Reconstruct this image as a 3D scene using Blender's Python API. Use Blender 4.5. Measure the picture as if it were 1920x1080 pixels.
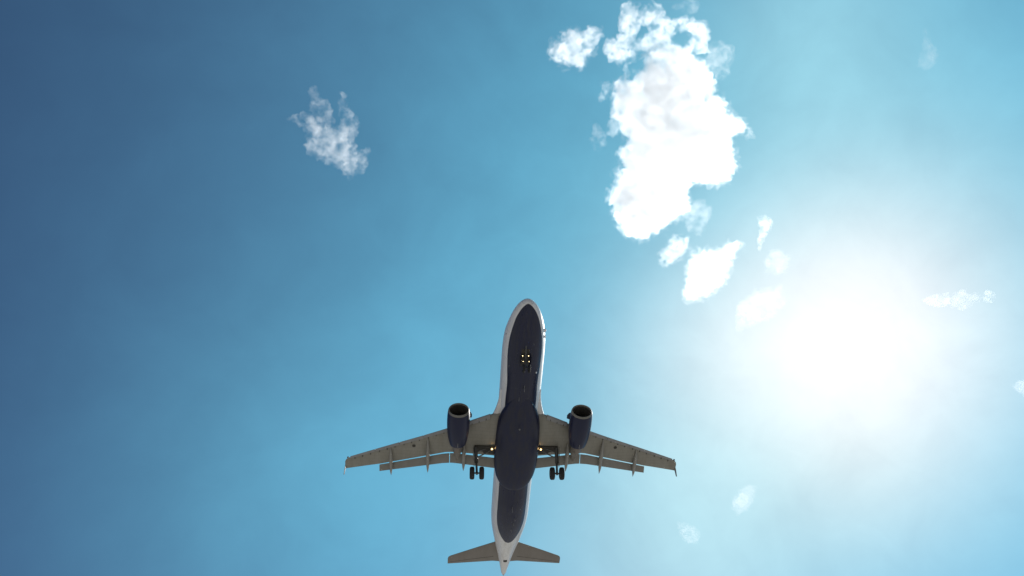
import bpy, bmesh, math, random
import numpy as np
from mathutils import Vector, Matrix

# ---------------------------------------------------------------- clean scene, camera, sky, sun, exposure
for o in list(bpy.data.objects):
    bpy.data.objects.remove(o, do_unlink=True)
S = bpy.context.scene
COL = S.collection
PITCH = Matrix.Rotation(math.radians(3.0), 3, 'X')          # airliner on approach, nose 3 degrees up
# camera axes and place in the airliner's own frame (starboard, forward, up)
CR = Vector((-0.99651455, 0.06180277, -0.05602829))
CU = Vector((0.02530955, 0.86398645, 0.50287855))
CB = Vector((0.07948697, 0.49970774, -0.86253927))
CPOS = Vector((6.89084554, 35.1933641, -58.93327272))
EYE = Vector((0.0, 0.0, 1.7))
PLANE_AT = EYE - PITCH @ CPOS
wr, wu, wb = PITCH @ CR, PITCH @ CU, PITCH @ CB
FPX = 1446.45                                               # focal length in photo pixels (1920 wide)

cam_d = bpy.data.cameras.new('camera')
cam = bpy.data.objects.new('camera', cam_d)
COL.objects.link(cam)
m3 = Matrix((wr, wu, wb)).transposed()
cam.matrix_world = Matrix.Translation(EYE) @ m3.to_4x4()
cam_d.sensor_width = 36.0
cam_d.lens = FPX / 1920 * 36.0
cam_d.clip_start = 0.5
cam_d.clip_end = 60000
S.camera = cam


def ray(u, v):
    """World direction from the camera through photo pixel (u, v), used to measure directions."""
    d = wr * ((u - 960) / FPX) + wu * (-(v - 540) / FPX) - wb
    return d.normalized()


SUN_DIR = ray(1612, 622)
SUN_EL = math.asin(SUN_DIR.z)
SUN_AZ = math.atan2(SUN_DIR.x, SUN_DIR.y)

S.view_settings.view_transform = 'Standard'
S.view_settings.look = 'None'
S.view_settings.gamma = 1.0
S.view_settings.use_curve_mapping = False
S.view_settings.exposure = 0.0
S.render.engine = 'CYCLES'
S.cycles.use_denoising = True
S.cycles.max_bounces = 16
S.cycles.diffuse_bounces = 4
S.cycles.glossy_bounces = 4
S.cycles.volume_bounces = 14
S.cycles.transparent_max_bounces = 32
S.cycles.sample_clamp_indirect = 4.0
S.cycles.sample_clamp_direct = 3.0

world = bpy.data.worlds.new('World')
S.world = world
world.use_nodes = True


class NT:
    """Small helper to write node trees as expressions."""
    def __init__(self, tree):
        self.t = tree
        self.n = tree.nodes
        self.l = tree.links

    def node(self, kind, **kw):
        n = self.n.new(kind)
        for k, v in kw.items():
            setattr(n, k, v)
        return n

    def put(self, sock, v):
        if isinstance(v, bpy.types.NodeSocket):
            self.l.new(v, sock)
        elif v is not None:
            sock.default_value = v

    def math(self, op, a, b=None, c=None, clamp=False):
        n = self.node('ShaderNodeMath', operation=op, use_clamp=clamp)
        self.put(n.inputs[0], a)
        self.put(n.inputs[1], b)
        self.put(n.inputs[2], c)
        return n.outputs[0]

    def vmath(self, op, a, b=None, out=0):
        n = self.node('ShaderNodeVectorMath', operation=op)
        self.put(n.inputs[0], a)
        self.put(n.inputs[1], b)
        return n.outputs[out]

    def mix(self, f, a, b, mode='MIX'):
        n = self.node('ShaderNodeMix', data_type='RGBA', blend_type=mode)
        self.put(n.inputs[0], f)
        self.put(n.inputs[6], a)
        self.put(n.inputs[7], b)
        return n.outputs[2]

    def noise(self, vec, scale, detail=4, rough=0.55, dist=0.0):
        n = self.node('ShaderNodeTexNoise')
        self.put(n.inputs['Vector'], vec)
        n.inputs['Scale'].default_value = scale
        n.inputs['Detail'].default_value = detail
        n.inputs['Roughness'].default_value = rough
        n.inputs['Distortion'].default_value = dist
        return n.outputs['Fac']

    def ramp(self, f, lo, hi, a=0.0, b=1.0):
        n = self.node('ShaderNodeMapRange', interpolation_type='SMOOTHSTEP')
        self.put(n.inputs[0], f)
        for i, v in enumerate((lo, hi, a, b)):
            n.inputs[1 + i].default_value = v
        return n.outputs[0]


def sky_world():
    world.node_tree.nodes.clear()
    T = NT(world.node_tree)
    out = T.node('ShaderNodeOutputWorld')
    bg = T.node('ShaderNodeBackground')
    sky = T.node('ShaderNodeTexSky', sky_type='NISHITA')
    sky.sun_disc = False
    sky.sun_elevation = SUN_EL
    sky.sun_rotation = SUN_AZ
    sky.altitude = 50
    sky.air_density = 1.0
    sky.dust_density = 0.15
    sky.ozone_density = 1.0
    col = T.mix(1.0, sky.outputs[0], (SKY_TINT[0], SKY_TINT[1], SKY_TINT[2], 1), 'MULTIPLY')
    gen = T.node('ShaderNodeTexCoord').outputs['Generated']
    dot = T.vmath('DOT_PRODUCT', gen, tuple(SUN_DIR), out=1)
    ang = T.math('MULTIPLY', T.math('ARCCOSINE', T.math('MINIMUM', dot, 0.999999)), 57.29578)
    # aureole of the thin hazy air around the sun: falls off with the angle from the sun
    def lobe(angle, width, rgb):
        q = T.math('DIVIDE', angle, width)
        g = T.math('EXPONENT', T.math('MULTIPLY', T.math('MULTIPLY', q, q), -1.0))
        c = T.node('ShaderNodeVectorMath', operation='SCALE')
        c.inputs[0].default_value = rgb
        T.put(c.inputs['Scale'], g)
        return c.outputs[0]
    tot = None
    for width, rgb in AUREOLE:
        c = lobe(ang, width, rgb)
        tot = c if tot is None else T.vmath('ADD', tot, c)
    # broad patches of thin high veil, each round its own direction in the sky
    for (u, v), width, rgb in VEILS:
        dp = T.vmath('DOT_PRODUCT', gen, tuple(ray(u, v)), out=1)
        a2 = T.math('MULTIPLY', T.math('ARCCOSINE', T.math('MINIMUM', dp, 0.999999)), 57.29578)
        tot = T.vmath('ADD', tot, lobe(a2, width, rgb))
    # the veil is uneven
    n1 = T.noise(gen, 4.0, 5, 0.55, 0.6)
    n2 = T.noise(gen, 13.0, 6, 0.6, 0.4)
    un = T.math('ADD', T.math('MULTIPLY', T.math('SUBTRACT', n1, 0.5), 0.42), T.math('MULTIPLY', T.math('SUBTRACT', n2, 0.5), 0.22))
    vs = T.node('ShaderNodeVectorMath', operation='SCALE')
    T.put(vs.inputs[0], tot)
    T.put(vs.inputs['Scale'], T.math('ADD', 1.0, un))
    col = T.vmath('ADD', col, vs.outputs[0])
    T.l.new(col, bg.inputs[0])
    bg.inputs[1].default_value = SKY_STRENGTH
    T.l.new(bg.outputs[0], out.inputs[0])


SKY_STRENGTH = 0.05
SKY_TINT = (0.44, 0.54, 0.80)
AUREOLE = [(9.0, (11.0, 4.4, 3.2)), (14.0, (5.6, 4.1, 1.2)), (33.0, (0.6, 5.5, 4.0)), (48.0, (1.9, 4.8, 8.4))]
VEILS = [((1280, 1040), 11.0, (5.2, 4.3, 2.4)), ((1520, 50), 8.0, (2.6, 3.0, 2.3)), ((1310, 670), 7.0, (2.9, 1.3, 0.8)), ((1620, 880), 6.0, (2.2, 1.2, 0.4)), ((620, 980), 15.0, (0.8, 2.9, 3.3))]
sky_world()

sun_d = bpy.data.lights.new('sun', 'SUN')
sun_d.energy = 5.0
sun_d.angle = math.radians(0.5)
sun_d.color = (1.0, 0.965, 0.91)
sun = bpy.data.objects.new('sun', sun_d)
COL.objects.link(sun)
sun.rotation_euler = SUN_DIR.to_track_quat('Z', 'Y').to_euler()


# ---------------------------------------------------------------- materials
def material(name):
    m = bpy.data.materials.new(name)
    m.use_nodes = True
    T = NT(m.node_tree)
    b = T.n['Principled BSDF']
    return m, T, b


def painted(name, rgb, rough=0.35, dirt=0.15, dirt_rgb=None, coat=0.0, metal=0.0, scale=1.5, streak=True, spec=0.5):
    m, T, b = material(name)
    co = T.node('ShaderNodeTexCoord').outputs['Object']
    mp = T.node('ShaderNodeMapping')
    T.put(mp.inputs['Vector'], co)
    mp.inputs['Scale'].default_value = (1.0, 0.28 if streak else 1.0, 1.0)
    n = T.ramp(T.noise(mp.outputs[0], scale, 6, 0.62), 0.35, 0.75)
    dr = dirt_rgb or tuple(c * 0.55 for c in rgb)
    col = T.mix(T.math('MULTIPLY', n, dirt), (*rgb, 1), (*dr, 1))
    T.put(b.inputs['Base Color'], col)
    T.put(b.inputs['Roughness'], T.math('ADD', rough, T.math('MULTIPLY', n, 0.12)))
    b.inputs['Metallic'].default_value = metal
    b.inputs['Coat Weight'].default_value = coat
    b.inputs['Coat Roughness'].default_value = 0.08
    b.inputs['Specular IOR Level'].default_value = spec
    return m


NAVY = (0.0085, 0.0115, 0.040)
WHITE = (0.78, 0.76, 0.74)


def fuselage_paint():
    """White gloss with the navy belly oval: 'belly' is the measured angle inside the paint line."""
    m, T, b = material('fuselage_paint')
    at = T.node('ShaderNodeAttribute', attribute_name='belly')
    edge = T.ramp(at.outputs['Fac'], -0.35, 0.35)
    co = T.node('ShaderNodeTexCoord').outputs['Object']
    mp = T.node('ShaderNodeMapping')
    T.put(mp.inputs['Vector'], co)
    mp.inputs['Scale'].default_value = (1.6, 0.16, 1.6)
    n = T.ramp(T.noise(mp.outputs[0], 1.4, 6, 0.65), 0.4, 0.75)
    seams = T.node('ShaderNodeTexWave', wave_type='BANDS', bands_direction='Y', wave_profile='SAW')
    T.put(seams.inputs['Vector'], co)
    seams.inputs['Scale'].default_value = 0.11
    sl = T.ramp(seams.outputs['Fac'], 0.985, 0.998)
    white = T.mix(T.math('MULTIPLY', n, 0.55), (*WHITE, 1), (0.50, 0.46, 0.40, 1))
    mq = T.node('ShaderNodeMapping')
    T.put(mq.inputs['Vector'], co)
    mq.inputs['Scale'].default_value = (5.0, 0.12, 5.0)
    streak = T.ramp(T.noise(mq.outputs[0], 1.0, 5, 0.6), 0.42, 0.72)
    navy = T.mix(T.math('MULTIPLY', n, 0.6), (*NAVY, 1), (0.018, 0.019, 0.036, 1))
    navy = T.mix(T.math('MULTIPLY', streak, 0.55), navy, (0.026, 0.026, 0.034, 1))  # lighter lengthwise streaks put the belly's sheen into the colour
    col = T.mix(edge, white, navy)
    col = T.mix(T.math('MULTIPLY', sl, 0.35), col, (0.06, 0.06, 0.065, 1))
    T.put(b.inputs['Base Color'], col)
    T.put(b.inputs['Roughness'], T.math('ADD', 0.27, T.math('MULTIPLY', n, 0.14)))
    b.inputs['Specular IOR Level'].default_value = 0.42
    return m


def wing_paint():
    m, T, b = material('wing_paint')
    co = T.node('ShaderNodeTexCoord').outputs['Object']
    mp = T.node('ShaderNodeMapping')
    T.put(mp.inputs['Vector'], co)
    mp.inputs['Scale'].default_value = (1.5, 0.35, 1.0)
    n = T.ramp(T.noise(mp.outputs[0], 1.1, 7, 0.62), 0.35, 0.72)
    n2 = T.ramp(T.noise(co, 0.35, 3, 0.5), 0.35, 0.7)
    br = T.node('ShaderNodeTexBrick')
    T.put(br.inputs['Vector'], co)
    br.inputs['Scale'].default_value = 0.55
    br.inputs['Mortar Size'].default_value = 0.012
    br.inputs['Mortar Smooth'].default_value = 0.3
    br.inputs['Color1'].default_value = (1, 1, 1, 1)
    br.inputs['Color2'].default_value = (0.93, 0.93, 0.93, 1)
    br.inputs['Mortar'].default_value = (0.62, 0.62, 0.62, 1)
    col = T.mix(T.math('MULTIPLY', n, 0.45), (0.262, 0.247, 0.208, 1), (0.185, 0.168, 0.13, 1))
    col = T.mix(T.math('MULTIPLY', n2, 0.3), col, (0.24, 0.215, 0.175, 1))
    col = T.mix(0.4, col, br.outputs[0], 'MULTIPLY')
    T.put(b.inputs['Base Color'], col)
    T.put(b.inputs['Roughness'], T.math('ADD', 0.38, T.math('MULTIPLY', n, 0.15)))
    return m


M = {}
M['fuselage'] = fuselage_paint()
M['navy'] = painted('navy_paint', NAVY, 0.34, 0.9, (0.022, 0.022, 0.032), spec=0.38, scale=2.6)  # the lighter dirt tone also paints in sheen streaks
M['nacelle'] = painted('nacelle_navy_paint', (0.009, 0.012, 0.042), 0.3, 0.5, (0.018, 0.021, 0.042), spec=0.34)
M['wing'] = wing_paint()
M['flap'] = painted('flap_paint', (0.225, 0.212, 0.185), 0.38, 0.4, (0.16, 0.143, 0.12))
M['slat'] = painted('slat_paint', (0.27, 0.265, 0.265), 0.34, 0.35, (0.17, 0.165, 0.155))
M['pylon'] = painted('pylon_brown_paint', (0.17, 0.15, 0.12), 0.45, 0.6, (0.10, 0.085, 0.065))  # darker and browner than the wing paint
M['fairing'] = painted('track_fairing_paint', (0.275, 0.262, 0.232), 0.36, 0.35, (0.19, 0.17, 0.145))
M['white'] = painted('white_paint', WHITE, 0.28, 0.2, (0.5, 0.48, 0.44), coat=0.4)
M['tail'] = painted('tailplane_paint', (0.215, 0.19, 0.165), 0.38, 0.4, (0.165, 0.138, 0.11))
M['lip'] = painted('intake_lip_metal', (0.19, 0.18, 0.16), 0.5, 0.4, (0.13, 0.12, 0.105), metal=0.2)
M['duct'] = painted('intake_duct_lining', (0.055, 0.05, 0.045), 0.6, 0.4)
M['fan'] = painted('fan_blade_metal', (0.05, 0.05, 0.052), 0.4, 0.3, metal=0.7)
M['exhaust'] = painted('exhaust_metal', (0.21, 0.18, 0.15), 0.42, 0.6, (0.1, 0.08, 0.065), metal=0.6)
M['strut'] = painted('gear_strut_metal', (0.11, 0.108, 0.1), 0.4, 0.5, metal=0.3)
M['tyre'] = painted('tyre_rubber', (0.014, 0.014, 0.015), 0.75, 0.4, (0.03, 0.028, 0.026))
M['hub'] = painted('wheel_hub_metal', (0.16, 0.16, 0.16), 0.4, 0.5, metal=0.4)
M['well'] = painted('dark_opening_fill', (0.045, 0.04, 0.032), 0.65, 0.5)  # dark colour stands for the shade inside bays and openings
M['black'] = painted('black_rubber', (0.02, 0.02, 0.02), 0.5, 0.3)
M['glass'] = painted('dark_window_glass', (0.012, 0.014, 0.018), 0.08, 0.1)
M['beacon'] = painted('antenna_grey_paint', (0.16, 0.16, 0.17), 0.3, 0.2)
M['chrome'] = painted('polished_probe_metal', (0.8, 0.8, 0.8), 0.12, 0.1, metal=1.0)


def lamp_mat(name, rgb, power):
    m, T, b = material(name)
    b.inputs['Base Color'].default_value = (0.8, 0.8, 0.8, 1)
    b.inputs['Emission Color'].default_value = (*rgb, 1)
    b.inputs['Emission Strength'].default_value = power
    return m


M['lamp_white'] = lamp_mat('lit_taxi_lamp', (1.0, 0.80, 0.40), 7)
M['lamp_warm'] = lamp_mat('lit_landing_lamp', (1.0, 0.62, 0.24), 14)


# ---------------------------------------------------------------- mesh helpers (airliner frame: X to port, A aft of the nose, Z up)
def V(X, A, Z):
    return Vector((-X, -A, Z))


def pchip(xs, ys):
    xs = np.array(xs, float)
    ys = np.array(ys, float)
    h = np.diff(xs)
    d = np.diff(ys) / h
    m = np.zeros_like(ys)
    for i in range(1, len(xs) - 1):
        if d[i - 1] * d[i] > 0:
            w1, w2 = 2 * h[i] + h[i - 1], h[i] + 2 * h[i - 1]
            m[i] = (w1 + w2) / (w1 / d[i - 1] + w2 / d[i])
    m[0], m[-1] = d[0], d[-1]

    def f(x):
        x = min(max(x, xs[0]), xs[-1])
        i = int(min(max(np.searchsorted(xs, x) - 1, 0), len(xs) - 2))
        t = (x - xs[i]) / h[i]
        return float((2 * t**3 - 3 * t**2 + 1) * ys[i] + (t**3 - 2 * t**2 + t) * h[i] * m[i] + (-2 * t**3 + 3 * t**2) * ys[i + 1] + (t**3 - t**2) * h[i] * m[i + 1])
    return f


def obj(name, bm, mat, parent=None, smooth=True, angle=40):
    bmesh.ops.remove_doubles(bm, verts=bm.verts, dist=1e-5)
    bmesh.ops.recalc_face_normals(bm, faces=bm.faces)
    me = bpy.data.meshes.new(name)
    for f in bm.faces:
        f.smooth = smooth
    if smooth:
        for e in bm.edges:
            if len(e.link_faces) == 2 and e.calc_face_angle(0) > math.radians(angle):
                e.smooth = False
    bm.to_mesh(me)
    bm.free()
    me.materials.append(mat)
    o = bpy.data.objects.new(name, me)
    COL.objects.link(o)
    if parent is not None:
        o.parent = parent
    return o


def loft(bm, rings, closed=True, cap0=True, cap1=True):
    """Skin a list of rings (lists of Vectors, all of one length)."""
    vs = [[bm.verts.new(p) for p in r] for r in rings]
    n = len(vs[0])
    for a, b in zip(vs, vs[1:]):
        for i in range(n if closed else n - 1):
            j = (i + 1) % n
            try:
                bm.faces.new((a[i], a[j], b[j], b[i]))
            except ValueError:
                pass
    if cap0:
        bm.faces.new(vs[0][::-1])
    if cap1:
        bm.faces.new(vs[-1])
    return vs


def tube(bm, p, q, r0, r1=None, n=16, caps=True):
    r1 = r0 if r1 is None else r1
    d = (q - p).normalized()
    a = d.orthogonal().normalized()
    b = d.cross(a)
    rings = []
    for c, r in ((p, r0), (q, r1)):
        rings.append([c + (a * math.cos(t) + b * math.sin(t)) * r for t in (2 * math.pi * k / n for k in range(n))])
    loft(bm, rings, True, caps, caps)


def lathe(bm, centre, axis, profile, n=48, cap0=False, cap1=False):
    """profile: list of (distance along axis, radius)."""
    d = axis.normalized()
    a = d.orthogonal().normalized()
    b = d.cross(a)
    rings = []
    for s, r in profile:
        rings.append([centre + d * s + (a * math.cos(t) + b * math.sin(t)) * max(r, 1e-4) for t in (2 * math.pi * k / n for k in range(n))])
    loft(bm, rings, True, cap0, cap1)


def slab(bm, pts, thick, bevel=0.0):
    """A flat plate through the polygon pts, thickened both ways along its normal."""
    nrm = (pts[1] - pts[0]).cross(pts[2] - pts[0]).normalized() * thick / 2
    loft(bm, [[p - nrm for p in pts], [p + nrm for p in pts]])


def box(bm, c, sx, sy, sz):
    pts = [c + Vector((x * sx / 2, y * sy / 2, 0)) for x, y in ((-1, -1), (1, -1), (1, 1), (-1, 1))]
    loft(bm, [[p - Vector((0, 0, sz / 2)) for p in pts], [p + Vector((0, 0, sz / 2)) for p in pts]])


# ---------------------------------------------------------------- ground
def build_ground():
    bm = bmesh.new()
    R = 30000.0
    rings = [0.0, 20, 60, 150, 400, 1000, 3000, 9000, R]
    n = 64
    c = bm.verts.new((0, 0, 0))
    prev = None
    for r in rings[1:]:
        cur = [bm.verts.new((r * math.cos(2 * math.pi * k / n), r * math.sin(2 * math.pi * k / n), 0)) for k in range(n)]
        for k in range(n):
            j = (k + 1) % n
            if prev is None:
                bm.faces.new((c, cur[k], cur[j]))
            else:
                bm.faces.new((prev[k], cur[k], cur[j], prev[j]))
        prev = cur
    m, T, b = material('pale_concrete_ground')
    co = T.node('ShaderNodeTexCoord').outputs['Object']
    n1 = T.ramp(T.noise(co, 0.012, 6, 0.6), 0.35, 0.7)
    n2 = T.ramp(T.noise(co, 0.6, 6, 0.65), 0.3, 0.75)
    col = T.mix(n1, (0.325, 0.305, 0.275, 1), (0.37, 0.347, 0.315, 1))
    col = T.mix(T.math('MULTIPLY', n2, 0.5), col, (0.25, 0.245, 0.235, 1))
    T.put(b.inputs['Base Color'], col)
    b.inputs['Roughness'].default_value = 0.95
    o = obj('ground', bm, m)
    o['kind'] = 'structure'
    return o


build_ground()

# ---------------------------------------------------------------- the airliner
PLANE = bpy.data.objects.new('airliner', None)
COL.objects.link(PLANE)
PLANE.empty_display_size = 2
PLANE.location = PLANE_AT
PLANE.rotation_euler = PITCH.to_euler()
PLANE['label'] = 'white twin engine airliner with navy belly flying overhead with landing gear and flaps down'
PLANE['category'] = 'airplane'

AFT = [-.2, -.14, 0, .27, .65, 1.08, 1.72, 2.45, 3.5, 4.5, 5.5, 7, 12, 20, 23.5, 25, 26.5, 28, 29.8, 31, 32.3, 34, 35.5, 36.6, 37.3, 37.57]
HW = [.02, .26, .50, .78, 1.03, 1.24, 1.46, 1.66, 1.85, 1.94, 1.975, 1.975, 1.975, 1.975, 1.975, 1.975, 1.96, 1.87, 1.63, 1.43, 1.19, .86, .58, .38, .24, .10]
BOT = [-.52, -.78, -.98, -1.17, -1.36, -1.52, -1.70, -1.85, -1.98, -2.04, -2.07, -2.07, -2.07, -2.07, -2.07, -1.97, -1.78, -1.48, -1.02, -.68, -.29, .18, .52, .72, .84, .92]
TOP = [-.48, -.22, -.04, .14, .32, .50, .78, 1.10, 1.66, 1.93, 2.05, 2.07, 2.07, 2.07, 2.07, 2.07, 2.07, 2.07, 2.05, 2.02, 1.96, 1.82, 1.58, 1.36, 1.20, 1.10]
f_hw, f_bot, f_top = pchip(AFT, HW), pchip(AFT, BOT), pchip(AFT, TOP)
f_belly = pchip([-.3, -.06, -.035, .01, .09, .28, .7, 1.5, 4.2, 6.5, 8.4, 10.5, 22, 25, 26.5, 28, 29.0, 29.7, 30.15, 30.4, 38],
                [-60, -14, 4, 16, 26, 36, 45, 51, 53, 50, 46, 48, 48, 48, 46, 39, 29.5, 20, 9, -12, -90])


def build_fuselage():
    bm = bmesh.new()
    st = list(np.concatenate([[-.2, -.185, -.14], np.arange(-.1, 1, .025), np.arange(1, 6, .1), np.arange(6, 23, .5), np.arange(23, 37.57, .125), [37.57]]))
    n = 120
    rings = []
    for a in st:
        hw, zb, zt = f_hw(a), f_bot(a), f_top(a)
        zc, hh = (zb + zt) / 2, (zt - zb) / 2
        rings.append([V(hw * math.sin(t), a, zc - hh * math.cos(t)) for t in (2 * math.pi * k / n for k in range(n))])
    loft(bm, rings)
    o = obj('fuselage', bm, M['fuselage'], PLANE)
    at = o.data.attributes.new('belly', 'FLOAT', 'POINT')
    vals = np.zeros(len(o.data.vertices), np.float32)
    for i, v in enumerate(o.data.vertices):
        a = -v.co.y
        hw, zb, zt = f_hw(a), f_bot(a), f_top(a)
        zc, hh = (zb + zt) / 2, (zt - zb) / 2
        phi = abs(math.degrees(math.atan2(v.co.x / hw, -(v.co.z - zc) / hh)))
        vals[i] = f_belly(a) - phi
    at.data.foreach_set('value', vals)
    return o


FUS = build_fuselage()


def surf(a, phi, out=0.0):
    """Point on the fuselage at angle phi (deg from the bottom, + to port), pushed out by OUT."""
    hw, zb, zt = f_hw(a), f_bot(a), f_top(a)
    t = math.radians(phi)
    return V((hw + out) * math.sin(t), a, (zb + zt) / 2 - ((zt - zb) / 2 + out) * math.cos(t))


def patch(bm, a0, a1, p0, p1, out, na=4, np_=4):
    vs = [[bm.verts.new(surf(a0 + (a1 - a0) * i / na, p0 + (p1 - p0) * j / np_, out)) for j in range(np_ + 1)] for i in range(na + 1)]
    for i in range(na):
        for j in range(np_):
            bm.faces.new((vs[i][j], vs[i + 1][j], vs[i + 1][j + 1], vs[i][j + 1]))


# cabin windows, cockpit panes, passenger doors' outlines, blade antennas, drain masts
first = None
for s in (1, -1):
    for k in range(33):
        a = 6.6 + k * 0.533
        if first is None or k == 0:
            bm = bmesh.new()
            patch(bm, 6.6 - .11, 6.6 + .11, s * 97, s * 106, 0.006, 3, 3)
            first = obj('window', bm, M['glass'], FUS)
        else:
            w = first.copy()
            COL.objects.link(w)
            w.parent = FUS
            w.location = (0, -(a - 6.6), 0)
    for a0, a1, p0, p1 in ((1.78, 2.55, 150, 176), (1.95, 2.75, 128, 147), (2.5, 3.15, 114, 126)):
        bm = bmesh.new()
        patch(bm, a0, a1, s * p0, s * p1, 0.008, 6, 6)
        obj('cockpit_window', bm, M['glass'], FUS)

for a, ph, ln, ht in ((8.1, 4, .42, .34), (9.5, -7, .25, .2), (23.6, 0, .45, .36), (25.4, 10, .22, .22), (26.2, 8.5, .2, .2), (27.4, 5, .2, .2)):
    bm = bmesh.new()
    p, q = surf(a, ph), surf(a + ln, ph)
    d = (surf(a, ph, 1) - surf(a, ph)).normalized()
    k = V(0, 1, 0)
    slab(bm, [p - d * .03, q - d * .03, q + d * ht + k * .1, p + d * ht + k * ln * .65], 0.035)
    obj('antenna', bm, M['beacon'], FUS)
for a, ph in ((6.25, 43), (6.25, -43), (3.6, 22), (3.3, -74)):
    bm = bmesh.new()
    p = surf(a, ph)
    d = (surf(a, ph, 1) - p).normalized()
    tube(bm, p - d * .02, p + d * .06 + V(0, .12, 0), .035, .02, 10)
    obj('sensor_probe', bm, M['beacon'], FUS)
for a, ph, r in ((3.0, 80, .13), (3.6, 74, .09), (6.9, 36, .07), (10.6, 33, .07)):
    bm = bmesh.new()                                        # polished probe heads, added and sized to make sun glints
    bmesh.ops.create_uvsphere(bm, u_segments=32, v_segments=20, radius=r)
    bmesh.ops.scale(bm, vec=(1, 1.6, 1), verts=bm.verts)
    bmesh.ops.translate(bm, verts=bm.verts, vec=surf(a, ph, .02))
    obj('sensor_probe', bm, M['chrome'], FUS)
bm = bmesh.new()
bmesh.ops.create_uvsphere(bm, u_segments=16, v_segments=8, radius=.09)
bmesh.ops.translate(bm, verts=bm.verts, vec=surf(13.0, 0) + Vector((0, 0, -.46)))
obj('beacon', bm, M['beacon'], FUS)
bm = bmesh.new()                                            # dark exhaust of the tail cone
lathe(bm, V(0, 37.5, 1.005), V(0, 1, .03), [(0, .115), (.12, .10), (.12, .07), (-.1, .06)], 20, False, True)
obj('tail_exhaust', bm, M['exhaust'], FUS)
bm = bmesh.new()
patch(bm, 34.3, 34.75, -16, 16, .006, 3, 6)
obj('tail_vent', bm, M['well'], FUS)


def build_belly_fairing():
    xs = [9.6, 10.2, 11.0, 12, 13, 14.5, 17, 18.4, 19.5, 20.3, 20.85, 21.2, 21.4]
    hw = pchip(xs, [.6, 1.0, 1.4, 1.78, 2.02, 2.12, 2.18, 2.12, 1.95, 1.66, 1.3, .8, .3])
    zb = pchip(xs, [-2.03, -2.075, -2.12, -2.18, -2.23, -2.27, -2.29, -2.28, -2.24, -2.20, -2.15, -2.10, -2.05])
    zt = pchip(xs, [-1.85, -1.4, -.9, -.45, -.32, -.30, -.30, -.35, -.6, -.95, -1.35, -1.7, -1.9])
    bm = bmesh.new()
    rings = []
    for a in np.linspace(9.6, 21.4, 90):
        w, b, t = hw(a), zb(a), zt(a)
        zc, hh = (b + t) / 2, (t - b) / 2
        ring = []
        for k in range(72):
            th = 2 * math.pi * k / 72
            c, s = math.cos(th), math.sin(th)
            e = 2 / 2.1
            ring.append(V(w * math.copysign(abs(s)**e, s), a, zc - hh * math.copysign(abs(c)**e, c)))
        rings.append(ring)
    loft(bm, rings)
    return obj('belly_fairing', bm, M['navy'], PLANE)


BELLY = build_belly_fairing()


for s in (1, -1):                                           # white fillets where the wings meet the body
    bm = bmesh.new()
    rings = []
    for k in range(25):
        u = k / 24
        a = 9.7 + 3.7 * u
        w, h = .16 + .80 * u**2.0, .10 + .26 * u**.8
        rings.append([V(s * (1.80 + w * math.cos(t)), a, -.62 + .10 * u + h * math.sin(t)) for t in (2 * math.pi * j / 24 for j in range(24))])
    loft(bm, rings)
    obj('wing_root_fillet', bm, M['white'], PLANE)


# ------------- wings
def zlow(X):
    return -1.15 + .0892 * (X - 1.98) + .0012 * max(X - 8, 0)**2 * .35


def le(X):
    return 12.43 + .4680 * (X - 2.48) + .08 * math.exp(-((X - 8.5) / 3.5)**2)


def te(X):
    return float(np.interp(X, [1.0, 2.0, 6.2, 6.9, 13.55, 17.0], [17.98, 17.86, 17.60, 17.66, 19.80, 20.74]))


def tc(X):
    return float(np.interp(X, [1, 6.5, 17], [.145, .118, .105]))


def half(x):
    return 5 * (.2969 * math.sqrt(x) - .126 * x - .3516 * x * x + .2843 * x**3 - .1015 * x**4)


SLAT_BACK = .20


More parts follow.
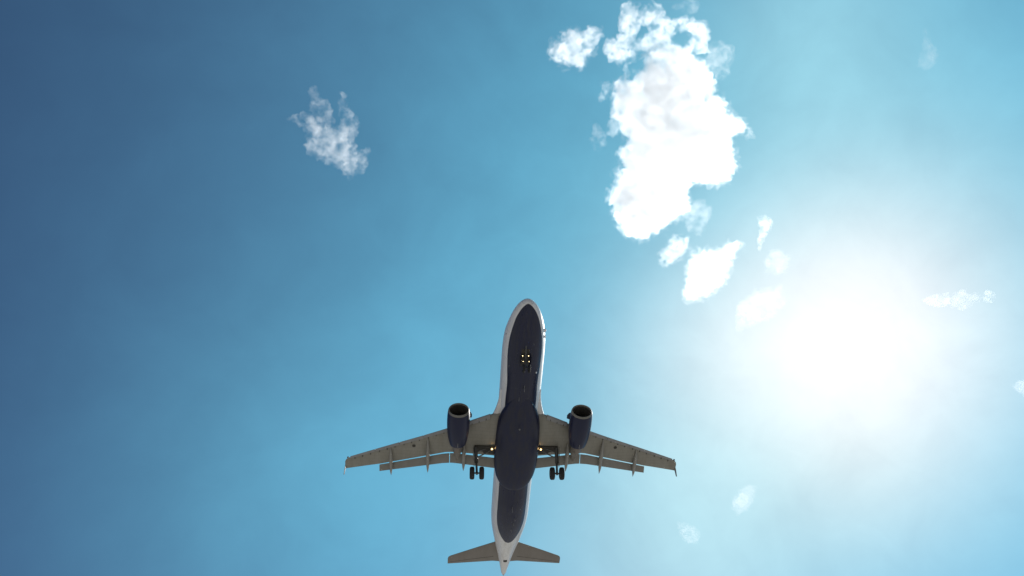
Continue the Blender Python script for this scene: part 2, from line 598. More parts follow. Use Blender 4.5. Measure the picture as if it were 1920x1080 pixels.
def build_wing(s):
    side = 1 if s > 0 else -1
    bm = bmesh.new()
    rings = []
    xs = [0.9, 1.6, 2.2, 3, 4, 5, 6, 6.5, 7, 8.5, 10, 11.5, 13, 13.55, 14.5, 15.5, 16.3, 16.7, 16.92, 17.02]
    for X in xs:
        L, E, z0 = le(X) + SLAT_BACK * min(1, max(0, (16.9 - X) / .4)), te(X), zlow(X)
        if X > 16.3:                                        # rounded tip in plan
            k = min((X - 16.3) / .75, 1)
            L += .75 * (1 - math.sqrt(max(1 - k * k, 0)))
        c = (E - L) * (1.17 if X < 13.56 else 1.02)
        cut = (E - L) / c
        t = tc(X) * c
        zc = z0 + .5 * t
        fr = [cut * (1 - math.cos(math.pi * k / 26)) / 2 for k in range(27)]
        up = [V(s * X, L + c * x, zc + t * half(x) * .92 + .012 * c * math.sin(math.pi * x)) for x in fr]
        lo = [V(s * X, L + c * x, zc - t * half(x) + .02 * c * max(0, x - .55)) for x in fr]
        rings.append(up[::-1] + lo[1:])
    loft(bm, rings)
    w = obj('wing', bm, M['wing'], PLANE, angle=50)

    # slats along the leading edge, drooped and pushed forward with a thin slot behind
    for a, b in ((2.75, 4.85), (6.75, 9.1), (9.14, 11.5), (11.54, 13.95), (13.99, 16.45)):
        bm = bmesh.new()
        rings = []
        for k in range(7):
            X = a + (b - a) * k / 6
            c = (te(X) - le(X)) * 1.15
            t = tc(X) * c
            ch = .075 * c + .16
            L, zc = le(X), zlow(X) + .5 * t - .14
            ring = []
            for j in range(13):
                x = ch * (1 - math.cos(math.pi * j / 12)) / 2
                ring.append(V(s * X, L + x, zc + .75 * t * half(min(x / c * 1.2, 1)) + .22 * x))
            for j in range(11, 0, -1):
                x = ch * .86 * (1 - math.cos(math.pi * j / 12)) / 2
                ring.append(V(s * X, L + x, zc - .55 * t * half(min(x / c * 1.2, 1)) + .05 * x))
            rings.append(ring)
        loft(bm, rings)
        sl = obj('slat', bm, M['slat'], w, angle=50)
        for k in range(3):                                  # dark slat track openings behind the slat
            X = a + (b - a) * (.18 + .32 * k)
            p = V(s * X, le(X) + .40, zlow(X) + .30 * tc(X) * (te(X) - le(X)) - .02)
            bm = bmesh.new()
            box(bm, p + V(0, .02, -.04), .06, .20, .10)
            obj('slat_track', bm, M['well'], sl)

    # flaps, lowered behind the slot
    def flap(a, b, c0, c1, d):
        bm = bmesh.new()
        rings = []
        for k in range(11):
            X = a + (b - a) * k / 10
            ch = c0 + (c1 - c0) * k / 10
            N, z0 = te(X) + GAP, zlow(X) + .065 * (c0 + c1) / 2
            cd, sd = math.cos(math.radians(d)), math.sin(math.radians(d))
            ring = []
            for sign, fr in ((1, range(16, -1, -1)), (-1, range(1, 17))):
                for j in fr:
                    x = (1 - math.cos(math.pi * j / 16)) / 2
                    y = sign * .125 * half(x) * ch * (1.25 if sign > 0 else .8)
                    ring.append(V(s * X, N + x * ch * cd + y * sd, z0 - x * ch * sd + y * cd))
            rings.append(ring)
        loft(bm, rings)
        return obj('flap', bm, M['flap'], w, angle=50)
    GAP = .065
    flap(2.02, 6.52, 1.08, 1.02, 20)
    flap(6.58, 13.57, 1.02, .70, 20)

    # aileron line: a thin dark gap on the lower skin
    bm = bmesh.new()
    pa, pb = V(s * 13.7, te(13.7) - .52, zlow(13.7)), V(s * 16.5, te(16.5) - .42, zlow(16.5))
    up = Vector((0, 0, .02))
    k = V(0, .022, 0)
    # flap track fairings (canoes)
    for X, a0, a1, wd, dp in ((5.15, 15.9, 19.55, .20, .52), (8.70, 15.85, 20.06, .20, .52), (12.38, 17.35, 20.82, .18, .46), (6.0, 17.2, 18.85, .07, .22)):
        bm = bmesh.new()
        rings = []
        for i in range(29):
            u = i / 28
            prof = max(math.sin(math.pi * min(u / .9, 1) * .5)**.8 if u < .5 else 1 - ((u - .5) / .5)**2.4, .02)
            if u < .5:
                prof = max((math.sin(math.pi * u))**.75, .02)
            a = a0 + (a1 - a0) * u
            drop = .46 * max(0, (u - .55) / .45)**1.3 * (a1 - a0) / 4
            z = zlow(X) + .03 - drop
            ring = []
            for j in range(20):
                th = 2 * math.pi * j / 20
                ring.append(V(s * X + wd * prof * math.sin(th), a, z - dp * prof * .5 + dp * prof * .62 * math.cos(th)))
            rings.append(ring)
        loft(bm, rings)
        obj('flap_track_fairing', bm, M['fairing'], w)
    # wingtip fence: an arrowhead plate above and below the tip
    bm = bmesh.new()
    X = 17.03
    z = zlow(17)
    slab(bm, [V(s * (X - .02), 20.25, z + .06), V(s * (X + .02), 20.45, z - .24), V(s * (X + .10), 20.95, z - .62), V(s * (X + .06), 21.0, z - .5), V(s * (X + .02), 20.78, z + .1),
              V(s * (X + .14), 21.05, z + .85), V(s * (X + .10), 20.75, z + .90)], .045)
    obj('wingtip_fence', bm, M['tail'], w, smooth=False)
    # navigation lamp in the tip's leading corner
    bm = bmesh.new()
    bmesh.ops.create_uvsphere(bm, u_segments=14, v_segments=8, radius=.10)
    bmesh.ops.translate(bm, verts=bm.verts, vec=V(s * 16.72, le(16.6) + .23, zlow(16.7) + .10))
    obj('navigation_light', bm, M['beacon'], w)
    # main wheel well: closed block, coloured dark for the bay's shade, in the lower skin
    bm = bmesh.new()
    pts = [(2.16, 16.38), (4.12, 16.46), (4.2, 17.05), (3.3, 17.12), (3.2, 17.32), (2.16, 17.34)]
    loft(bm, [[V(s * X, a, zlow(X) - .045) for X, a in pts], [V(s * X, a, zlow(X) + .22) for X, a in pts]])
    obj('wheel_well', bm, M['well'], w, smooth=False)
    # small fuel vent on the lower skin outboard
    bm = bmesh.new()
    bmesh.ops.create_circle(bm, cap_ends=True, segments=18, radius=.17)
    bmesh.ops.translate(bm, verts=bm.verts, vec=V(s * 10.1, 17.0, zlow(10.1) - .035))
    obj('fuel_vent', bm, M['well'], w)
    # lit landing lamp at the root, with its bezel
    bm = bmesh.new()
    ax = (V(0, -1, -.45)).normalized()
    c = V(s * 2.42, 16.56, zlow(2.42) - .20)
    lathe(bm, c, ax, [(-.16, .05), (-.12, .12), (0, .145), (.02, .15), (.02, .125), (-.02, .12)], 24, True, False)
    la = obj('landing_light', bm, M['black'], w)
    bm = bmesh.new()
    lathe(bm, c, ax, [(-.02, .09), (.0, .09), (.02, .06), (.028, .0)], 24, True, False)
    obj('lens', bm, M['lamp_warm'], la)
    return w


WINGS = {s: build_wing(s) for s in (1, -1)}


# ------------- engines and pylons
def build_engine(s):
    X0 = s * 5.82
    ax = V(0, 1, -.02).normalized()
    c = V(X0, 10.96, -2.12)
    dn = V(0, 0, -1)
    n = 64

    def ring(sx, r, dz=0.0, flat=1.0):
        out = []
        for k in range(n):
            t = 2 * math.pi * k / n
            out.append(c + V(r * math.sin(t), sx, r * flat * math.cos(t) + dz))
        return out
    bm = bmesh.new()
    prof = [(.20, 1.005), (.4, 1.035), (.8, 1.065), (1.4, 1.08), (2.0, 1.07), (2.6, 1.04), (3.1, .985), (3.55, .91), (3.9, .84), (4.1, .79), (4.1, .765), (3.5, .78)]
    loft(bm, [ring(a, r, -.01) for a, r in prof], True, False, True)
    e = obj('engine', bm, M['nacelle'], PLANE)
    bm = bmesh.new()                                        # polished lip
    lp = [(.202, 1.007), (.15, .997), (.08, .975), (.03, .952), (0, .925), (.01, .90), (.06, .872), (.16, .855)]
    loft(bm, [ring(a, r) for a, r in lp], True, False, False)
    obj('intake_lip', bm, M['lip'], e)
    bm = bmesh.new()                                        # duct lining
    loft(bm, [ring(a, r) for a, r in ((.16, .855), (.4, .845), (.9, .87), (1.25, .88))], True, False, False)
    obj('intake_duct', bm, M['duct'], e)
    bm = bmesh.new()                                        # fan
    fc = c + V(0, 1.15, 0)
    for k in range(30):
        t = 2 * math.pi * k / 30
        r = Vector((math.cos(t), 0, math.sin(t)))
        q = Vector((-math.sin(t), 0, math.cos(t)))
        pts = []
        for rr, tw, wd in ((.26, .25, .07), (.55, .7, .085), (.86, 1.05, .10)):
            h = q * (wd * math.sin(tw) + .01) + V(0, wd * math.cos(tw), 0)
            pts.append((fc + r * rr - h, fc + r * rr + h))
        vs = [(bm.verts.new(a), bm.verts.new(b)) for a, b in pts]
        for (a, b), (d, f) in zip(vs, vs[1:]):
            bm.faces.new((a, b, f, d))
    lathe(bm, fc, V(0, 1, 0), [(.14, .87), (.14, .2)], 40)
    fan = obj('fan', bm, M['fan'], e)
    bm = bmesh.new()
    lathe(bm, fc, V(0, -1, 0), [(-.1, .27), (0, .265), (.12, .22), (.26, .12), (.34, .01)], 32)
    obj('spinner', bm, M['fan'], fan)
    bm = bmesh.new()                                        # core cowl, nozzle and plug
    loft(bm, [ring(a, r, .02) for a, r in ((3.3, .70), (4.0, .62), (4.4, .53), (4.8, .44), (5.1, .39), (5.1, .36), (4.7, .37))], True, True, True)
    ex = obj('exhaust_nozzle', bm, M['exhaust'], e)
    bm = bmesh.new()
    loft(bm, [ring(a, r, .02) for a, r in ((4.6, .28), (5.1, .22), (5.4, .12), (5.6, .02))], True, True, True)
    obj('exhaust_plug', bm, M['exhaust'], ex)
    # strake: curved fin on the inboard flank of the cowl
    bm = bmesh.new()
    sg = -1 if s > 0 else 1
    th = math.radians(24)
    rad = Vector((-sg * math.cos(th), 0, math.sin(th)))
    slab(bm, [c + rad * 1.0 + V(0, .55, 0), c + rad * 1.05 + V(0, 1.45, 0), c + rad * 1.38 + V(0, 1.40, 0), c + rad * 1.38 + V(0, 1.02, 0), c + rad * 1.22 + V(0, .70, 0)], .03)
    obj('strake', bm, M['nacelle'], e, smooth=False)
    bm = bmesh.new()                                        # drain mast under the cowl
    slab(bm, [c + V(0, 3.35, -.98), c + V(0, 3.75, -.88), c + V(0, 3.80, -1.06), c + V(0, 3.62, -1.10)], .06)
    obj('drain_mast', bm, M['beacon'], e, smooth=False)
    # pylon
    bm = bmesh.new()
    rings = []
    for a, zt, zb, w in ((12.0, -.92, -1.2, .04), (12.5, -.72, -1.3, .17), (13.4, -.62, -1.4, .24), (14.4, -.55, -1.55, .27), (15.2, -.6, -1.74, .40), (15.9, -.66, -1.76, .46), (16.6, -.70, -1.66, .45), (17.2, -.74, -1.44, .36), (17.9, -.84, -1.16, .2), (18.3, -.92, -1.02, .05)):
        r = []
        for k in range(20):
            t = 2 * math.pi * k / 20
            sn, cs = math.sin(t), math.cos(t)
            r.append(V(X0 + w * math.copysign(abs(sn)**.6, sn), a, (zt + zb) / 2 + (zt - zb) / 2 * math.copysign(abs(cs)**.6, cs)))
        rings.append(r)
    loft(bm, rings)
    obj('pylon', bm, M['pylon'], PLANE)
    return e


for s in (1, -1):
    build_engine(s)


# ------------- landing gear
def wheel(name, c, axis, R, W, parent):
    bm = bmesh.new()
    h = W / 2
    lathe(bm, c, axis, [(-h * .62, R * .55), (-h * .9, R * .64), (-h, R * .78), (-h * .88, R * .91), (-h * .62, R * .975), (-h * .3, R), (h * .3, R), (h * .62, R * .975), (h * .88, R * .91), (h, R * .78), (h * .9, R * .64), (h * .62, R * .55)], 48)
    w = obj(name, bm, M['tyre'], parent)
    bm = bmesh.new()
    lathe(bm, c, axis, [(-h * .55, .02), (-h * .55, R * .3), (-h * .75, R * .52), (-h * .6, R * .57), (h * .6, R * .57), (h * .75, R * .52), (h * .55, R * .3), (h * .55, .02)], 32, True, True)
    obj('hub', bm, M['hub'], w)
    return w


def build_main_gear(s):
    X0 = s * 3.90
    bm = bmesh.new()
    top, axle = V(X0 + s * .12, 16.72, -1.0), V(X0, 17.66, -3.50)
    mid = top.lerp(axle, .55)
    tube(bm, top, mid, .20, .17, 20)
    tube(bm, mid, axle + Vector((0, 0, .02)), .11, .11, 18)
    tube(bm, mid + Vector((0, 0, .02)), mid - Vector((0, 0, .08)), .19, .19, 20)
    tube(bm, axle - V(.46, 0, 0), axle + V(.46, 0, 0), .075, .075, 16)
    tube(bm, axle + Vector((0, 0, .14)), axle - Vector((0, 0, .12)), .125, .125, 16)
    # torque link
    kn = mid.lerp(axle, .55) + V(0, -.42, 0)
    tube(bm, mid, kn, .05, .035, 10)
    tube(bm, kn, axle, .035, .05, 10)
    g = obj('main_landing_gear', bm, M['strut'], PLANE)
    for k in (-1, 1):
        wheel('wheel', axle + V(k * .465, 0, 0), V(1, 0, 0), .61, .45, g)
    bm = bmesh.new()                                        # folding side brace to the fuselage
    e1, e2 = top.lerp(axle, .40), V(s * 2.45, 16.75, -1.22)
    k2 = e1.lerp(e2, .5) + Vector((0, 0, -.05))
    tube(bm, e1, k2, .065, .06, 12)
    tube(bm, k2, e2, .06, .075, 12)
    obj('side_brace', bm, M['strut'], g)
    bm = bmesh.new()                                        # retraction jack
    tube(bm, top.lerp(axle, .18), V(s * 3.0, 16.7, -1.08), .05, .05, 12)
    obj('retraction_jack', bm, M['strut'], g)
    bm = bmesh.new()                                        # door fixed to the leg, outboard
    ox = s * .26
    slab(bm, [top + V(ox, -.36, -.10), top + V(ox, .30, -.12), mid + V(ox * .8, .34, -.35), mid + V(ox * .8, -.22, -.35)], .04)
    obj('gear_door', bm, M['flap'], g, smooth=False)
    return g


for s in (1, -1):
    build_main_gear(s)


def build_nose_gear():
    bm = bmesh.new()
    top, axle = V(0, 4.75, -1.9), V(0, 5.07, -3.62)
    mid = top.lerp(axle, .55)
    tube(bm, top, mid, .10, .095, 18)
    tube(bm, mid, axle, .06, .06, 16)
    tube(bm, axle - V(.25, 0, 0), axle + V(.25, 0, 0), .05, .05, 12)
    kn = mid.lerp(axle, .5) + V(0, .26, 0)
    tube(bm, mid, kn, .035, .03, 10)
    tube(bm, kn, axle, .03, .035, 10)
    tube(bm, top.lerp(axle, .34), V(0, 3.75, -1.95), .055, .055, 12)       # drag strut
    for z in (.20, .60):                                    # lamp brackets
        p = top.lerp(axle, z)
        tube(bm, p - V(.26, .08, 0), p + V(.26, -.08, 0), .03, .03, 10)
    g = obj('nose_landing_gear', bm, M['strut'], PLANE)
    for k in (-1, 1):
        wheel('wheel', axle + V(k * .25, 0, 0), V(1, 0, 0), .385, .22, g)
    ax = V(0, -1, -.55).normalized()
    for z, r, e in ((.20, .045, .9), (.60, .036, .5)):
        for k in (-1, 1):
            c = top.lerp(axle, z) + V(k * .265, -.14, 0)
            bm = bmesh.new()
            lathe(bm, c, ax, [(-.14, .04), (-.1, r * .85), (0, r * 1.12), (.02, r * 1.15), (.02, r), (-.01, r * .95)], 20, True, False)
            h = obj('headlight', bm, M['black'], g)
            bm = bmesh.new()
            lathe(bm, c, ax, [(-.01, r * .94), (.004, r * .94), (.02, r * .6), (.026, .0)], 20, True, False)
            obj('lens', bm, M['lamp_white'], h)
    for k in (-1, 1):                                       # nose gear doors, open either side
        bm = bmesh.new()
        slab(bm, [V(k * .42, 4.55, -2.02), V(k * .42, 5.75, -2.04), V(k * .52, 5.70, -2.58), V(k * .52, 4.68, -2.56)], .03)
        obj('gear_door', bm, M['navy'], g, smooth=False)
    bm = bmesh.new()
    patch(bm, 4.1, 5.9, -11, 11, .006, 8, 5)  # flat dark patch on the skin in place of the shaded bay
    obj('nose_wheel_well', bm, M['well'], g)
    return g


build_nose_gear()


# ------------- tail
def tail_surface(name, secs, mat, fn):
    bm = bmesh.new()
    rings = []
    for pos, L, E, t in secs:
        c = E - L
        fr = [(1 - math.cos(math.pi * k / 18)) / 2 for k in range(19)]
        rings.append([fn(pos, L + c * x, t * c * half(x) / 1.0 * .9) for x in fr[::-1]] + [fn(pos, L + c * x, -t * c * half(x) * .9) for x in fr[1:]])
    loft(bm, rings)
    return obj(name, bm, mat, PLANE, angle=50)


for s in (1, -1):
    tp = tail_surface('tailplane', [(0.3, 31.55, 35.2, .11), (1.4, 32.2, 35.22, .11), (3.9, 33.63, 35.75, .105), (6.1, 34.92, 36.22, .1), (6.34, 35.14, 36.26, .09), (6.42, 35.42, 36.26, .06)],
                      M['tail'], lambda X, a, z, s=s: V(s * X, a, .9 + .105 * (X - .8) + z))
    bm = bmesh.new()
    p, q = (1.3, 34.35), (6.2, 35.93)
    pts = []
    loft(bm, [[V(s * p[0], p[1], .9 + .105 * (p[0] - .8) - .10), V(s * q[0], q[1], .9 + .105 * (q[0] - .8) - .034), V(s * q[0], q[1] + .03, .9 + .105 * (q[0] - .8) - .032), V(s * p[0], p[1] + .04, .9 + .105 * (p[0] - .8) - .097)],
              [V(s * p[0], p[1], .9 + .105 * (p[0] - .8)), V(s * q[0], q[1], .9 + .105 * (q[0] - .8)), V(s * q[0], q[1] + .03, .9 + .105 * (q[0] - .8)), V(s * p[0], p[1] + .04, .9 + .105 * (p[0] - .8))]])
    obj('elevator_gap', bm, M['well'], tp, smooth=False)
tail_surface('tail_fin', [(1.6, 29.0, 35.3, .1), (2.1, 29.6, 35.35, .1), (5, 32.35, 36.25, .095), (7.6, 34.75, 37.0, .09), (7.85, 35.1, 37.06, .06)], M['navy'], lambda z, a, t: V(t, a, z))


# ---------------------------------------------------------------- clouds: real bodies of scattering droplets about 1.3 km up
CLOUD_Z = 1300.0


def cloud_mat(name, density, lo, hi, scale=0.035, aniso=0.6, step=0.25, detail=6):
    """Droplets scattering white light; the density is broken up by three-dimensional noise."""
    m = bpy.data.materials.new(name)
    m.use_nodes = True
    T = NT(m.node_tree)
    T.n.remove(T.n['Principled BSDF'])
    out = T.n['Material Output']
    v = T.node('ShaderNodeVolumePrincipled')
    v.inputs['Color'].default_value = (1, 1, 1, 1)
    v.inputs['Anisotropy'].default_value = aniso
    pos = T.node('ShaderNodeNewGeometry').outputs['Position']
    n = T.noise(pos, scale, detail, 0.62, 0.3)
    T.put(v.inputs['Density'], T.math('MULTIPLY', T.ramp(n, lo, hi), density))
    T.l.new(v.outputs[0], out.inputs['Volume'])
    m.cycles.volume_step_rate = step
    return m


CM = {'dense': cloud_mat('dense_cloud', .042, .37, .60, .045, aniso=.70),
      'mid': cloud_mat('loose_cloud', .040, .40, .66, .05),
      'thin': cloud_mat('thin_cloud', .020, .40, .70, .055, detail=4),
      'faint': cloud_mat('faint_cloud', .016, .40, .70, .06, aniso=.45),
      'small': cloud_mat('small_cloud', .036, .37, .68, .085, aniso=.48),
      'trace': cloud_mat('trace_cloud', .011, .34, .72, .06, aniso=.40, detail=2),
      'puff': cloud_mat('soft_puff_cloud', .0065, .22, .75, .07, aniso=.35, detail=1),
      'veil': cloud_mat('veil_cloud', .005, .22, .75, .07, aniso=.35, detail=1),
      'wispy': cloud_mat('wispy_cloud', .026, .40, .70, .055, detail=4),
      'fringe': cloud_mat('ragged_cloud_edge', .018, .44, .70, .07)}


def sphere_template(sub):
    bm = bmesh.new()
    bmesh.ops.create_icosphere(bm, subdivisions=sub, radius=1)
    v = np.array([x.co[:] for x in bm.verts])
    bm.verts.index_update()
    f = np.array([[x.index for x in q.verts] for q in bm.faces])
    bm.free()
    return v, f


ICO = sphere_template(2)
TEX = {}


def noise_tex(size, depth):
    if (size, depth) not in TEX:
        t = bpy.data.textures.new('puff', 'CLOUDS')
        t.noise_scale = size
        t.noise_depth = depth
        TEX[(size, depth)] = t
    return TEX[(size, depth)]


def inside_dist(P, poly):
    """Signed distance in pixels of points P to the outline (positive inside)."""
    P = np.asarray(P, float)
    A = np.asarray(poly, float)
    B = np.roll(A, -1, 0)
    d2 = np.full(len(P), 1e18)
    ins = np.zeros(len(P), bool)
    for a, b in zip(A, B):
        ab = b - a
        t = np.clip(((P - a) @ ab) / (ab @ ab + 1e-12), 0, 1)
        q = a + t[:, None] * ab
        d2 = np.minimum(d2, ((P - q)**2).sum(1))
        c = (a[1] > P[:, 1]) != (b[1] > P[:, 1])
        xi = (b[0] - a[0]) * (P[:, 1] - a[1]) / (b[1] - a[1] + 1e-12) + a[0]
        ins ^= c & (P[:, 0] < xi)
    return np.sqrt(d2) * np.where(ins, 1, -1)


def cloud_mesh(name, poly, mat, seed, parent=None, depth=.9, big=1.0, voxel=2.0, rough=1.0, small=1.0, dz=0.0, mid=.47):
    rng = np.random.default_rng(seed)
    A = np.asarray(poly, float)
    lo, hi = A.min(0), A.max(0)
    mpp = CLOUD_Z / ray(*(A.mean(0))).z / FPX               # metres per photo pixel at the cloud
    C = rng.uniform(lo, hi, (6000, 2))
    D = inside_dist(C, A)
    C, D = C[D > .6], D[D > .6]
    chosen = []
    # large bodies first, then smaller puffs towards the edge
    order = np.argsort(-D)
    for i in order:
        r = D[i] * .9 * big
        if all(math.hypot(*(C[i] - c)) > .45 * max(r, q) for c, q, _ in chosen) and r > 1.4:
            chosen.append((C[i], r, rng.normal(0, .28) * r))
        if len(chosen) > 420:
            break
    body = len(chosen)
    edge = np.where(D < np.percentile(D, 45))[0]
    rng.shuffle(edge)
    for i in edge[:int(260 * small)]:
        r = rng.uniform(.45, 1.0) * min(max(D[i], 3.2) * 1.05, 9)
        chosen.append((C[i], r, rng.normal(0, .6) * r))
    vs, fs, off = [], [], 0
    tv, tf = ICO
    for c, r, o in chosen:
        d = ray(float(c[0]), float(c[1]))
        t = (CLOUD_Z + dz + o * mpp * depth) / d.z
        p = EYE + d * t
        R = r * mpp
        vs.append(tv * np.array([R, R, R * depth]) + np.array(p))
        fs.append(tf + off)
        off += len(tv)
    vs, fs = np.concatenate(vs), np.concatenate(fs)
    ctr = vs.mean(0)
    me = bpy.data.meshes.new(name)
    me.from_pydata((vs - ctr).tolist(), [], fs.tolist())
    tmp = bpy.data.objects.new(name, me)
    COL.objects.link(tmp)
    md = tmp.modifiers.new('merge', 'REMESH')
    md.mode = 'VOXEL'
    md.voxel_size = voxel
    for size, st in ((26, 22), (9, 17.0), (4.2, 8.5)):
        k = tmp.modifiers.new('billow', 'DISPLACE')
        k.texture = noise_tex(size, 3)
        k.texture_coords = 'LOCAL'
        k.strength = st * rough
        k.mid_level = mid
    md = tmp.modifiers.new('clean', 'REMESH')
    md.mode = 'VOXEL'
    md.voxel_size = voxel * .8
    dg = bpy.context.evaluated_depsgraph_get()
    new = bpy.data.meshes.new_from_object(tmp.evaluated_get(dg))
    new.name = name
    bpy.data.objects.remove(tmp, do_unlink=True)
    new.materials.clear()
    new.materials.append(mat)
    o = bpy.data.objects.new(name, new)
    o.location = ctr
    COL.objects.link(o)
    if parent is not None:
        o.parent = parent
        o.location = Vector(ctr) - parent.location
    return o


def grown(poly, px):
    A = np.asarray(poly, float)
    t = np.roll(A, -1, 0) - np.roll(A, 1, 0)
    nrm = np.c_[t[:, 1], -t[:, 0]] / (np.hypot(t[:, 0], t[:, 1])[:, None] + 1e-9)
    if inside_dist(A + nrm * .5, A).mean() > 0:
        nrm = -nrm
    return [tuple(p) for p in A + nrm * px]


def cloud(label, poly, mat, seed, wisps=(), fringe=6, **kw):
    o = cloud_mesh('cloud', poly, CM[mat], seed, **kw)
    if fringe:                                              # ragged thin edge round the denser body
        f = dict(kw)
        f['rough'] = 1.5 * kw.get('rough', 1.0)
        cloud_mesh('cloud_fringe', grown(poly, fringe), CM['fringe'], seed + 100, parent=o, **f)
    o['label'] = label
    o['category'] = 'cloud'
    for k, (wp, wm, wkw) in enumerate(wisps):
        cloud_mesh('cloud_wisp', wp, CM[wm], seed * 10 + k, parent=o, **wkw)
    return o


BODY = [(1150, 190), (1152, 165), (1160, 140), (1172, 132), (1182, 148), (1200, 135), (1215, 100), (1235, 88), (1262, 92), (1290, 90), (1303, 112), (1330, 135), (1347, 152), (1340, 172), (1322, 186),
        (1338, 178), (1360, 192), (1366, 212), (1385, 222), (1404, 234), (1398, 250), (1372, 262), (1376, 315), (1362, 332), (1342, 346), (1318, 338), (1298, 345), (1288, 362), (1298, 385), (1284, 402),
        (1260, 412), (1242, 432), (1222, 444), (1190, 444), (1168, 438), (1158, 418), (1150, 398), (1141, 376), (1142, 358), (1152, 338), (1164, 322), (1172, 316), (1160, 296), (1157, 280), (1170, 274), (1180, 262), (1172, 250), (1158, 235)]
ARCH_L = [(1158, 48), (1165, 18), (1180, 2), (1194, 4), (1200, 24), (1194, 50), (1182, 66), (1178, 92), (1180, 118), (1160, 124), (1145, 115), (1132, 98), (1135, 78), (1156, 72)]
ARCH_R = [(1196, 48), (1202, 22), (1218, 8), (1236, 8), (1246, 24), (1256, 52), (1252, 78), (1262, 95), (1230, 98), (1205, 105), (1182, 120), (1178, 95), (1196, 78), (1216, 60), (1228, 50)]
LOBE = [(1252, 48), (1280, 30), (1312, 42), (1324, 54), (1320, 80), (1332, 98), (1312, 104), (1296, 88), (1288, 66), (1270, 60), (1262, 70)]
cloud('large bright white heaped cloud, the tallest in the sky, above and right of the airliner', BODY, 'dense', 1, voxel=1.6, rough=1.35, fringe=3, mid=.50, wisps=[
    (ARCH_L, 'mid', dict(voxel=1.5)),
    (ARCH_R, 'mid', dict(voxel=1.5)),
    (LOBE, 'mid', dict(voxel=1.5)),
    ([(1262, 14), (1274, 3), (1300, 0), (1303, 12), (1285, 17)], 'faint', dict(voxel=1.5)),
    ([(1325, 82), (1350, 78), (1370, 92), (1368, 132), (1350, 152), (1335, 130), (1318, 110)], 'faint', dict(voxel=2.2)),
    ([(1136, 238), (1150, 198), (1166, 212), (1162, 240), (1148, 256)], 'thin', dict(voxel=1.6)),
    ([(1105, 252), (1120, 232), (1128, 252), (1122, 282), (1112, 272)], 'faint', dict(voxel=1.8)),
    ([(1122, 186), (1128, 156), (1138, 152), (1140, 166), (1130, 186)], 'thin', dict(voxel=1.5)),
    ([(1286, 380), (1320, 372), (1328, 395), (1316, 420), (1322, 442), (1300, 440), (1286, 415)], 'faint', dict(voxel=1.8)),
])
cloud('small puffy white cloud detached beside the top left of the largest cloud', [(1035, 105), (1040, 88), (1052, 78), (1056, 62), (1070, 54), (1085, 58), (1092, 66), (1100, 52), (1112, 48), (1116, 58), (1126, 62), (1112, 80), (1100, 95), (1094, 105), (1090, 130), (1082, 128), (1078, 122), (1060, 122), (1045, 115)], 'mid', 2, voxel=1.5, fringe=3)
cloud('faint ragged wispy cloud alone on the left side of the sky', [(574, 262), (586, 236), (612, 228), (634, 238), (648, 262), (662, 272), (667, 286), (662, 314), (648, 323), (630, 309), (612, 298), (592, 294)], 'wispy', 3, voxel=1.6, rough=1.4, fringe=0, wisps=[
    ([(540, 222), (562, 211), (584, 219), (602, 234), (598, 252), (578, 242), (560, 232)], 'thin', dict(voxel=1.5, rough=1.3)),
    ([(636, 245), (637, 200), (645, 172), (655, 203), (666, 235), (662, 266), (646, 266)], 'thin', dict(voxel=1.5, rough=1.3)),
    ([(580, 200), (586, 165), (602, 186), (620, 214), (612, 236)], 'faint', dict(voxel=1.5, rough=1.3)),
    ([(640, 300), (666, 288), (690, 286), (680, 314), (662, 328), (648, 326)], 'faint', dict(voxel=1.5, rough=1.3)),
])
cloud('small white wisp of cloud directly under the base of the largest cloud', [(1238, 488), (1247, 464), (1262, 448), (1278, 444), (1287, 452), (1285, 463), (1271, 473), (1261, 487), (1252, 494)], 'small', 4, voxel=1.4, fringe=3)
cloud('bright white medium cloud with a notched top between the largest cloud and the sun', [(1282, 551), (1291, 520), (1297, 490), (1298, 470), (1308, 466), (1315, 476), (1325, 469), (1339, 474), (1351, 459), (1370, 456), (1386, 460), (1384, 472), (1370, 490), (1360, 515), (1348, 538), (1325, 554), (1305, 563), (1293, 558)], 'mid', 5, voxel=1.4, fringe=3)
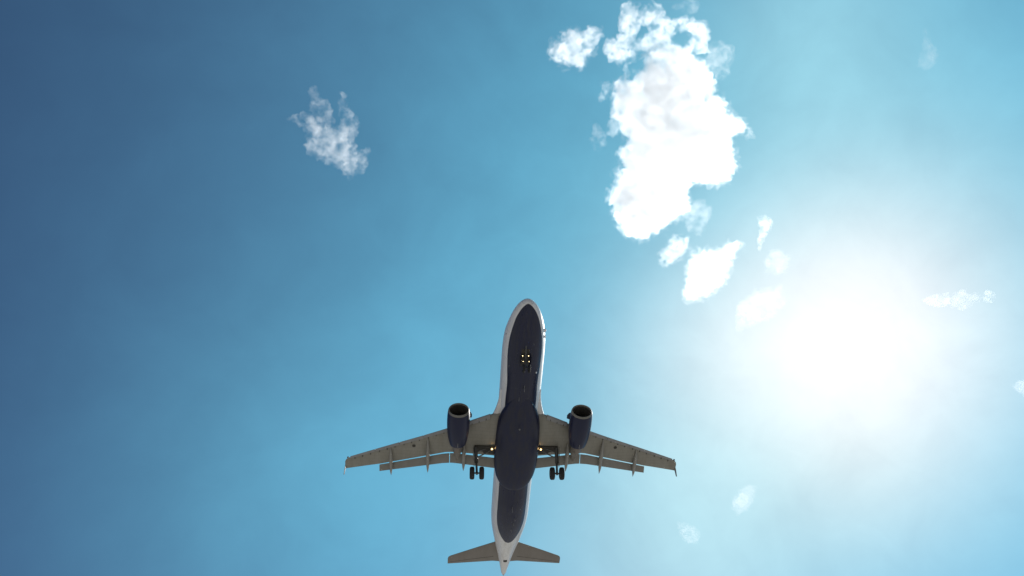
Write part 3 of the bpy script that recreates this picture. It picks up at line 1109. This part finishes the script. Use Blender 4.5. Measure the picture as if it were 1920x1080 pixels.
cloud('tiny comma shaped cloud, uppermost of the two tiny ones above left of the sun', [(1420, 408), (1432, 404), (1445, 409), (1446, 421), (1437, 434), (1430, 449), (1425, 469), (1419, 461), (1424, 440)], 'small', 6, voxel=1.1, rough=.45, fringe=0)
cloud('tiny round pale cloud just below the tiny comma shaped one', [(1432, 492), (1445, 475), (1462, 468), (1472, 480), (1475, 500), (1460, 512), (1440, 508)], 'trace', 7, voxel=1.3, rough=1.0, fringe=0, depth=1.4)
cloud('bright ragged cloud touching the left edge of the sun glare', [(1375, 608), (1385, 580), (1402, 556), (1410, 546), (1430, 543), (1465, 538), (1470, 570), (1430, 600), (1400, 612), (1385, 614)], 'trace', 8, voxel=1.4, rough=1.2, fringe=0)
cloud('thin streaky cloud right of the sun glare', [(1770, 561), (1790, 550), (1806, 542), (1812, 556), (1830, 551), (1836, 560), (1822, 569), (1802, 580), (1784, 572)], 'trace', 9, voxel=1.2, rough=.6, fringe=0, wisps=[
    ([(1730, 562), (1752, 552), (1775, 553), (1780, 566), (1760, 574), (1740, 570)], 'faint', dict(voxel=1.3, rough=.5)),
    ([(1842, 558), (1848, 544), (1858, 550), (1860, 562), (1850, 566)], 'faint', dict(voxel=1.2, rough=.5)),
])
cloud('tiny white puff below the sun, right of the wing tip', [(1370, 952), (1376, 934), (1388, 918), (1404, 908), (1418, 914), (1412, 938), (1400, 956), (1384, 966)], 'puff', 10, voxel=1.0, rough=.35, fringe=0, wisps=[
    ([(1381, 944), (1386, 932), (1394, 922), (1402, 926), (1398, 942), (1388, 950)], 'puff', dict(voxel=.9, rough=.25, depth=1.6))])
cloud('faint tiny puff low in the sky right of the tail', [(1268, 978), (1282, 980), (1300, 988), (1312, 998), (1308, 1018), (1290, 1018), (1276, 1004)], 'puff', 11, voxel=1.0, rough=.35, fringe=0)
cloud('small white cloud cut off by the right edge of the picture', [(1899, 722), (1908, 714), (1935, 714), (1946, 740), (1918, 742), (1908, 734)], 'trace', 12, voxel=1.0, rough=.4, fringe=0)
cloud('very faint smudge of cloud high in the right part of the sky', [(1722, 118), (1730, 80), (1735, 55), (1742, 82), (1756, 100), (1750, 124), (1735, 130)], 'veil', 13, voxel=1.4, rough=.5, fringe=0)
